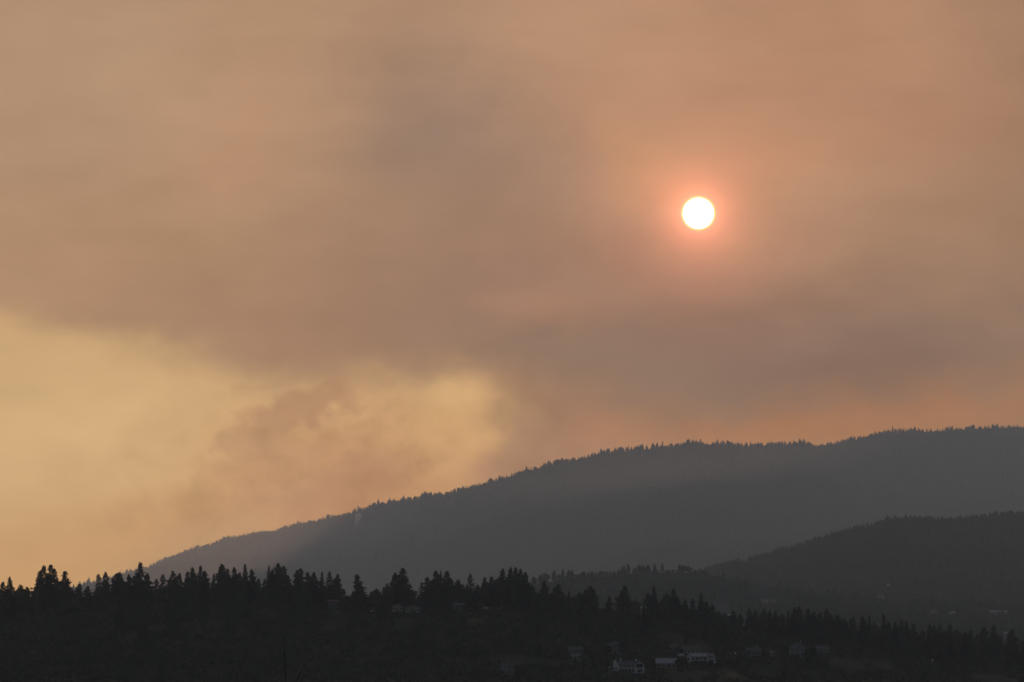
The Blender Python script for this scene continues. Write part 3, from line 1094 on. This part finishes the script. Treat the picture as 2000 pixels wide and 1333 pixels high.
# the white house with the deck
p = ground_at(1228, 1317)
m_px = p.y / F
H = House('white_house', 'white two-storey house with long deck and wide gabled window wing', p)
L, R_ = -30 * m_px, 30 * m_px
H.base(L + 1.6, R_, 0, 9, 3.5)
H.vol(L + 3.2, 12 * m_px, 1.5, 9.5, 0, 3.9, 'x', .5, 'greyw', 'roofd')
H.vol(12 * m_px, R_, -1.2, 8.8, 0, 4.6, 'y', .55, 'white', 'roofd')
H.part('wall', MB().box(L, L + 3.1, .6, 5, 0, 3.6).prism([(L, 3.6), (L + 3.1, 3.6), (L + 1.1, 6.9), (L, 6.4)], 'y', .6, 5), 'white')
H.win((12 * m_px + R_) / 2, 2.85, R_ - 12 * m_px - 1.3, 1.9, -1.2)
H.win((12 * m_px + R_) / 2 + .2, .35, 2.3, 1.7, -1.2)
for x in np.linspace(L + 4.2, 12 * m_px - 1.2, 4):
    H.win(x, 2.75, 1.7, 1.0, 1.5)
    H.win(x, .4, 1.7, 1.6, 1.5)
H.win(L + 1.5, 2.1, .5, 1.1, .6)
H.deck(L + 2.2, 12 * m_px - .05, 2.5, 2.4, 6, 1.5)
H.chimney(L + 3.9, 6.5, 4.4, 7.4)

# the white house with the rounded gable wing
p = ground_at(1368, 1297)
m_px = p.y / F
H = House('white_house', 'low white house with pointed end gable and round-topped wing above orange-brown slope', p, -.05)
L, R_ = -27 * m_px, 29 * m_px
H.base(L, R_, 0, 8, 3.5)
H.vol(L + 2.4, 13 * m_px, 1.5, 8.5, 1.2, 2.4, 'x', .4, 'cream', 'roofg')
H.vol(L, L + 2.4, -.5, 7.5, 0, 3.9, 'y', .9, 'white', 'roofg', .15)
xa, xb = 13 * m_px, R_
arc = [(xa, 0), (xb, 0), (xb, 3.2)] + [((xa + xb) / 2 + (xb - xa) / 2 * math.cos(t), 3.2 + 1.7 * math.sin(t)) for t in np.linspace(.25, math.pi - .25, 9)] + [(xa, 3.2)]
H.part('wall', MB().prism(arc, 'y', -1, 8), 'white')
arc2 = [((xa + xb) / 2 + ((xb - xa) / 2 + .35) * math.cos(t), 3.2 + 2.0 * math.sin(t)) for t in np.linspace(.05, math.pi - .05, 11)]
arc2 += [((xa + xb) / 2 + ((xb - xa) / 2 + .1) * math.cos(t), 3.26 + 1.76 * math.sin(t)) for t in np.linspace(math.pi - .05, .05, 11)]
H.roofs.append(H.part('roof', MB().prism(arc2, 'y', -1.5, 8.3), 'roofg'))
H.win((xa + xb) / 2, .3, 2.0, 1.7, -1)
H.win((xa + xb) / 2, 2.7, 2.4, 1.2, -1)
H.deck(xa + .1, xb - .1, 2.35, 1.5, 3, -1)
for x in np.linspace(L + 3.6, xa - 1.2, 4):
    H.win(x, 1.9, 1.3, 1.1, 1.5)
H.win(L + 1.2, 1.6, .8, 1.2, -.5)

simple('bungalow', 'bungalow with broad pale roof between the two white houses', 1302, 1308, 40, 'greyw', 'roofg', 1, 'x', .55, 9, wins=4, chim=True)
simple('grey_house', 'grey house with white-railed deck uphill of the decked white house', 1124, 1293, 24, 'greyw', 'roofd', 2, 'x', .4, 8, wins=3, deck='trim')
simple('grey_house', 'dim grey house partly hidden behind the decked white house', 1201, 1281, 28, 'greyw', 'roofg', 2, 'y', .4, 8, wins=3)
simple('cottage', 'small dim cottage uphill of the lone lit yard lamp', 1314, 1275, 13, 'greyw', 'roofd', 1, 'x', .5, 6, wins=2)
simple('long_house', 'long low dark-roofed house right behind the round-topped white house', 1350, 1279, 32, 'tan', 'roofd', 1, 'x', .3, 8, wins=4)
simple('bungalow', 'dark-roofed bungalow with a pale front wall above the dry grass bank', 1472, 1284, 28, 'greyw', 'roofd', 1, 'x', .45, 8, wins=3, chim=True)
simple('cottage', 'tan cottage among trees between the dark-roofed bungalow and grey gable', 1506, 1284, 14, 'tan', 'roofd', 1, 'y', .6, 7, wins=2)
simple('grey_house', 'tall grey gabled house above the bare tree-lined dry bank', 1557, 1286, 30, 'greyw', 'roofg', 2, 'y', .55, 9, wins=3, chim=True)
simple('bungalow', 'faint dark bungalow beside the tall grey gabled house', 1604, 1280, 28, 'greyw', 'roofd', 1, 'x', .4, 8, wins=3)
simple('bungalow', 'faint low roof among the trees below the spiky conifer row', 1679, 1260, 16, 'greyw', 'roofg', 1, 'x', .4, 7, wins=2)
simple('shed', 'small pale-roofed shed tucked uphill of the pale-roofed bungalow', 1330, 1290, 9, 'tan', 'roofg', 1, 'x', .4, 4, wins=2, cat='shed', hscale=.8)
simple('cottage', 'dim low cottage among trees between the round-topped house and dry bank', 1424, 1288, 14, 'greyw', 'roofd', 1, 'y', .5, 6, wins=2)
simple('garage', 'dim pale garage at the end of the decked white house', 1192, 1316, 8, 'cream', 'roofd', 1, 'y', .4, 5, wins=1, cat='garage')
simple('terraced_house', 'grey stepped house below the end of the level pine row', 651, 1196, 22, 'roofd', 'roofb', 2, 'x', .2, 7, wins=3, deck='greyw')
simple('shed', 'little white shed below the rounded leafy trees', 727, 1196, 9, 'white', 'roofd', 1, 'x', .3, 3, wins=2, cat='shed', hscale=.6)
simple('crest_house', 'low house with sloping pale roof below the big paired pines', 776, 1197, 20, 'tan', 'roofg', 1, 'y', .5, 7, wins=3)
simple('crest_house', 'wide low house with pale hipped roof line under the gap bushes', 806, 1197, 30, 'greyw', 'roofd', 1, 'y', .35, 8, wins=3)
simple('crest_house', 'flat-roofed grey house under the open-crowned trees', 894, 1191, 26, 'greyw', 'roofg', 1, 'x', .12, 8, wins=3)
simple('crest_house', 'long dark house with one lit lamp under the last high clump', 960, 1193, 50, 'greyw', 'roofd', 1, 'x', .2, 8, wins=6)
simple('hillside_house', 'barely visible dark house low on the slope below the crest houses', 990, 1322, 24, 'roofg', 'roofd', 2, 'y', .5, 8, wins=2)

# buildings of the hazy town
p = ground_at(1180, 1127, plateau)
Hb = House('long_building', 'long flat-roofed building on the hazy plateau skyline', p, 0, 'building')
w = 50 * p.y / F
Hb.base(-w / 2, w / 2, 0, 14, 6)
Hb.vol(-w / 2, w / 2, 0, 14, 0, 4.2, 'z', 0, 'tan', 'roofg', .8)
Hb.vol(-w * .12, w * .38, 3, 12, 4.3, 1.6, 'z', 0, 'greyw', 'roofg', .5)
for i in range(9):
    Hb.win(-w / 2 + w * (i + .5) / 9, 1.0, 2.2, 1.8)
town = [
    ('apartment_block', 'hazy pale block low behind the step in the dark ridge', 1410, 1197, 28, 'greyw', 'roofg', 4, 'z', 0, 12, plateau),
    ('warehouse', 'hazy pale flat warehouse above the low dark tree row', 1501, 1180, 28, 'tan', 'roofg', 2, 'z', 0, 14, plateau),
    ('farm_building', 'small pale shed high on the wooded hill above the flat warehouse', 1524, 1138, 18, 'greyw', 'roofd', 1, 'x', .3, 9, hill),
    ('hill_house', 'small dim house on the hill beside the brighter pale one', 1704, 1146, 10, 'roofg', 'roofd', 1, 'x', .3, 8, hill),
    ('hill_house', 'small brighter pale house standing alone on the hill', 1738, 1146, 13, 'tan', 'roofg', 1, 'x', .3, 8, hill),
    ('hill_house', 'hazy house with two pale walls just below the bright hill house', 1719, 1173, 18, 'greyw', 'roofd', 2, 'x', .3, 9, hill),
    ('valley_house', 'hazy tall pale house at the foot of the wooded hill', 1824, 1203, 11, 'tan', 'roofg', 2, 'y', .4, 8, plateau),
    ('valley_house', 'tiny pale house peeping over the low dark tree row', 1637, 1194, 8, 'tan', 'roofg', 1, 'x', .4, 7, plateau),
    ('valley_barn', 'long pale hazy barn on the valley floor below the hill', 1950, 1200, 34, 'greyw', 'roofg', 1, 'x', .25, 12, plateau),
    ('hill_house', 'dim wide house high on the hill shoulder above the long barn', 1960, 1135, 20, 'tan', 'roofg', 1, 'x', .3, 9, hill),
    ('valley_house', 'hazy pale house between the last rounded trees of the low row', 1962, 1250, 14, 'greyw', 'roofg', 2, 'x', .4, 9, plateau),
    ('valley_house', 'low faint house with a thin pale roof near the tall valley house', 1860, 1202, 12, 'greyw', 'roofg', 1, 'x', .3, 8, plateau),
]
for nm, lab, px, py, wpx, wm, rm, st, ax, pit, dep, rdg in town:
    simple(nm, lab, px, py, wpx, wm, rm, st, ax, pit, dep, rdg, wins=max(2, int(wpx / 5)), cat='building' if nm in ('warehouse', 'apartment_block') else ('barn' if 'barn' in nm else 'house'))


# lit lamps
def lamp_post(label, px, py, ridge, h, head, d=None):
    p = at(px, py, d) if d else None
    if p is None:
        q = hit(px, py + h / 2000 * F, ridge)
        p = at(px, py, q.y)
    gz = ridge.h(p.x, p.y)
    h = max(2.5, p.z - gz)
    r = obj('lamp_post', None, label=label, cat='lamp')
    r.location = (p.x, p.y, gz - .2)
    obj('pole', MB().tube([(0, 0, 0), (0, 0, h * .6), (0, 0, h + .15)], [.09, .07, .05], 6).me('pole', True), 'metal', r)
    obj('arm', MB().tube([(0, 0, h + .1), (0, -.5, h + .3), (0, -1.1, h + .3)], [.04, .04, .04], 5).me('arm', True), 'metal', r)
    a = head / 2
    prof = [(a * .3, .24), (a, .12), (a, -.1), (a * .6, -.24)]
    v, f = [], []
    for rr, z in prof:
        for k in range(8):
            t = k * math.pi / 4
            v.append((rr * math.cos(t), -1.1 + rr * math.sin(t) * .6, h + .2 + z * head))
    for i in range(3):
        for k in range(8):
            f.append((i * 8 + k, i * 8 + (k + 1) % 8, i * 8 + 8 + (k + 1) % 8, i * 8 + 8 + k))
    f += [tuple(range(7, -1, -1)), tuple(range(24, 32))]
    obj('lamp_head', mesh('lamp_head', v, f), 'lamp', r)


lamp_post('lit yard lamp standing alone uphill of the bungalow with pale roof', 1303, 1287, near, 5, .62)
lamp_post('lit lamp just above the roof of the decked white house', 1242, 1289, near, 5, .42)
lamp_post('brighter lamp of the lit pair beside the broad fir', 1252, 1187, near, 6, .55, 1985)
lamp_post('fainter lamp of the lit pair beside the broad fir', 1261, 1186, near, 6, .36, 1985)
lamp_post('tiny lit lamp before the long dark crest house', 949, 1188, near, 3, .4)
lamp_post('lit lamp at the low end of the long flat plateau building', 1147, 1122, plateau, 6, 1.3, 4420)
lamp_post('small lit lamp on the plateau slope below the long building', 1181, 1154, plateau, 6, .8)
lamp_post('lit lamp showing over the start of the low dark tree row', 1424, 1201, near, 6, .5, 2040)
lamp_post('small lit lamp above the dry bank left of the dark-roofed bungalow'.replace('left of', 'beside'), 1436, 1276, near, 4, .34)
lamp_post('lone lit lamp on the dark slope under the sinking low row', 1821, 1290, near, 4, .4)


# ------------------------------------------------------------------ bare shrub near the camera
def shrub():
    D = 36.0
    b = at(568, 1333, D)
    gz = base_z(b.x, D) - .1
    r = obj('bare_shrub', None, label='bare dark shrub with two thin leafless stems rising into the dark slope', cat='shrub')
    r.location = (b.x, D, gz)

    def stem(pts, rad):
        q = [at(x, y, D + dd) - Vector((b.x, D, gz)) for x, y, dd in pts]
        q = [Vector((q[0].x * .3, 0, 0)), Vector((q[0].x * .7, 0, q[0].z * .5))] + q
        n = len(q)
        obj('stem', MB().tube([tuple(v) for v in q], [rad * (1 - .7 * i / (n - 1)) for i in range(n)], 6).me('stem', True), 'twig', r)
    stem([(558, 1333, 0), (557, 1305, 0), (556, 1280, .05), (554.5, 1258, .05), (553, 1240, .1)], .0055)
    stem([(578, 1333, 0), (584, 1318, 0), (593, 1303, .05), (603, 1292, .1), (612, 1284, .1)], .0045)
    stem([(570, 1352, 0), (571, 1345, 0), (573, 1340, .05)], .006)


shrub()


# ------------------------------------------------------------------ smoke wisp, sun and haze
def volume_mat(name, color, density, aniso=0.0):
    m = bpy.data.materials.new(name)
    m.use_nodes = True
    nt = m.node_tree
    nt.nodes.clear()
    pv = nt.nodes.new('ShaderNodeVolumePrincipled')
    pv.inputs['Color'].default_value = (*color, 1)
    pv.inputs['Density'].default_value = density
    pv.inputs['Anisotropy'].default_value = aniso
    o = nt.nodes.new('ShaderNodeOutputMaterial')
    pv.inputs['Density Attribute'].default_value = ''
    nt.links.new(pv.outputs[0], o.inputs['Volume'])
    m.cycles.homogeneous_volume = True
    return m


MAT['wisp'] = volume_mat('wisp_smoke', (1.0, .96, .9), .013, .6)
p = hit(694, 1036, mtn)
s_ = p.y / F
v, f = [], []
rows, seg = 14, 14
for i in range(rows + 1):
    t = i / rows
    rad = s_ * (1.6 + 8.5 * t ** 1.5) * (1 if t < .85 else math.sqrt(max(.02, 1 - ((t - .85) / .15) ** 2)))
    cx, cz = s_ * (1.5 * math.sin(t * 4) + 9 * t * t), s_ * 34 * t
    for k in range(seg):
        a = 6.2832 * k / seg
        q = rad * (1 + .55 * noise.noise(Vector((math.cos(a) * 1.6, math.sin(a) * 1.6, t * 5))))
        v.append((cx + math.cos(a) * q, math.sin(a) * q, cz + s_ * 2 * noise.noise(Vector((a, t * 4, 9)))))
for i in range(rows):
    for k in range(seg):
        f.append((i * seg + k, i * seg + (k + 1) % seg, (i + 1) * seg + (k + 1) % seg, (i + 1) * seg + k))
f += [tuple(reversed(range(seg))), tuple(rows * seg + k for k in range(seg))]
o = obj('smoke_wisp', mesh('smoke_wisp', v, f), 'wisp', label='thin pale wisp of smoke rising from the mountain skyline', cat='smoke', kind='stuff')
o.location = p - Vector((0, 30, 4))

MAT['bank'] = volume_mat('drifting_smoke', (1.0, .93, .86), 1.1e-4, .72)


def smoke_bank(cx, cy, D, rx, ry, depth, tilt, label):
    c = at(cx, cy, D)
    sc_ = D / F
    v, f = [], []
    nr, ns = 14, 40
    for side in (-1, 1):
        for i in range(nr + 1):
            q = i / nr
            for k in range(ns):
                a = 6.28319 * k / ns
                wob = 1 + .22 * noise.noise(Vector((math.cos(a) * 1.3, math.sin(a) * 1.3, 2.2)))
                x, z = rx * q * wob * math.cos(a), ry * q * wob * math.sin(a)
                th = depth * (1 - q * q) ** 2 + 1.0
                v.append((sc_ * (x * math.cos(tilt) - z * math.sin(tilt)), side * th, sc_ * (x * math.sin(tilt) + z * math.cos(tilt))))
    n1 = (nr + 1) * ns
    for b_, flip in ((0, False), (n1, True)):
        for i in range(nr):
            for k in range(ns):
                q = (b_ + i * ns + k, b_ + i * ns + (k + 1) % ns, b_ + (i + 1) * ns + (k + 1) % ns, b_ + (i + 1) * ns + k)
                f.append(q if flip else q[::-1])
    for k in range(ns):
        f.append((nr * ns + k, nr * ns + (k + 1) % ns, n1 + nr * ns + (k + 1) % ns, n1 + nr * ns + k)[::1])
    o = obj('smoke_bank', mesh('smoke_bank', v, f), 'bank', label=label, cat='smoke', kind='stuff')
    o.location = c


smoke_bank(430, 1075, 12300, 430, 100, 1300, .45, 'brownish smoke drifting over the low end of the mountain')
smoke_bank(1330, 915, 11500, 520, 62, 260, .10, 'thin warm veil of smoke along the upper slope of the mountain')

SD = 90000.0
sr = SD * math.tan(math.radians(.2545))
import bmesh
bm = bmesh.new()
bmesh.ops.create_uvsphere(bm, u_segments=64, v_segments=32, radius=sr)
me = bpy.data.meshes.new('sun')
bm.to_mesh(me)
bm.free()
me.polygons.foreach_set('use_smooth', [True] * len(me.polygons))
o = obj('sun', me, 'sun', label='round white sun disc glowing pink through the smoke', cat='sun')
o.location = SUN_DIR * SD

MAT['haze'] = volume_mat('smoky_air', (.89, .965, 1.0), HAZE_K, .2)
zmin = -100.0
mb = MB().box(-16000, 16000, -1600, HAZE_FAR, zmin, HAZE_TOP)
obj('haze', mb.me('haze'), 'haze', kind='stuff')
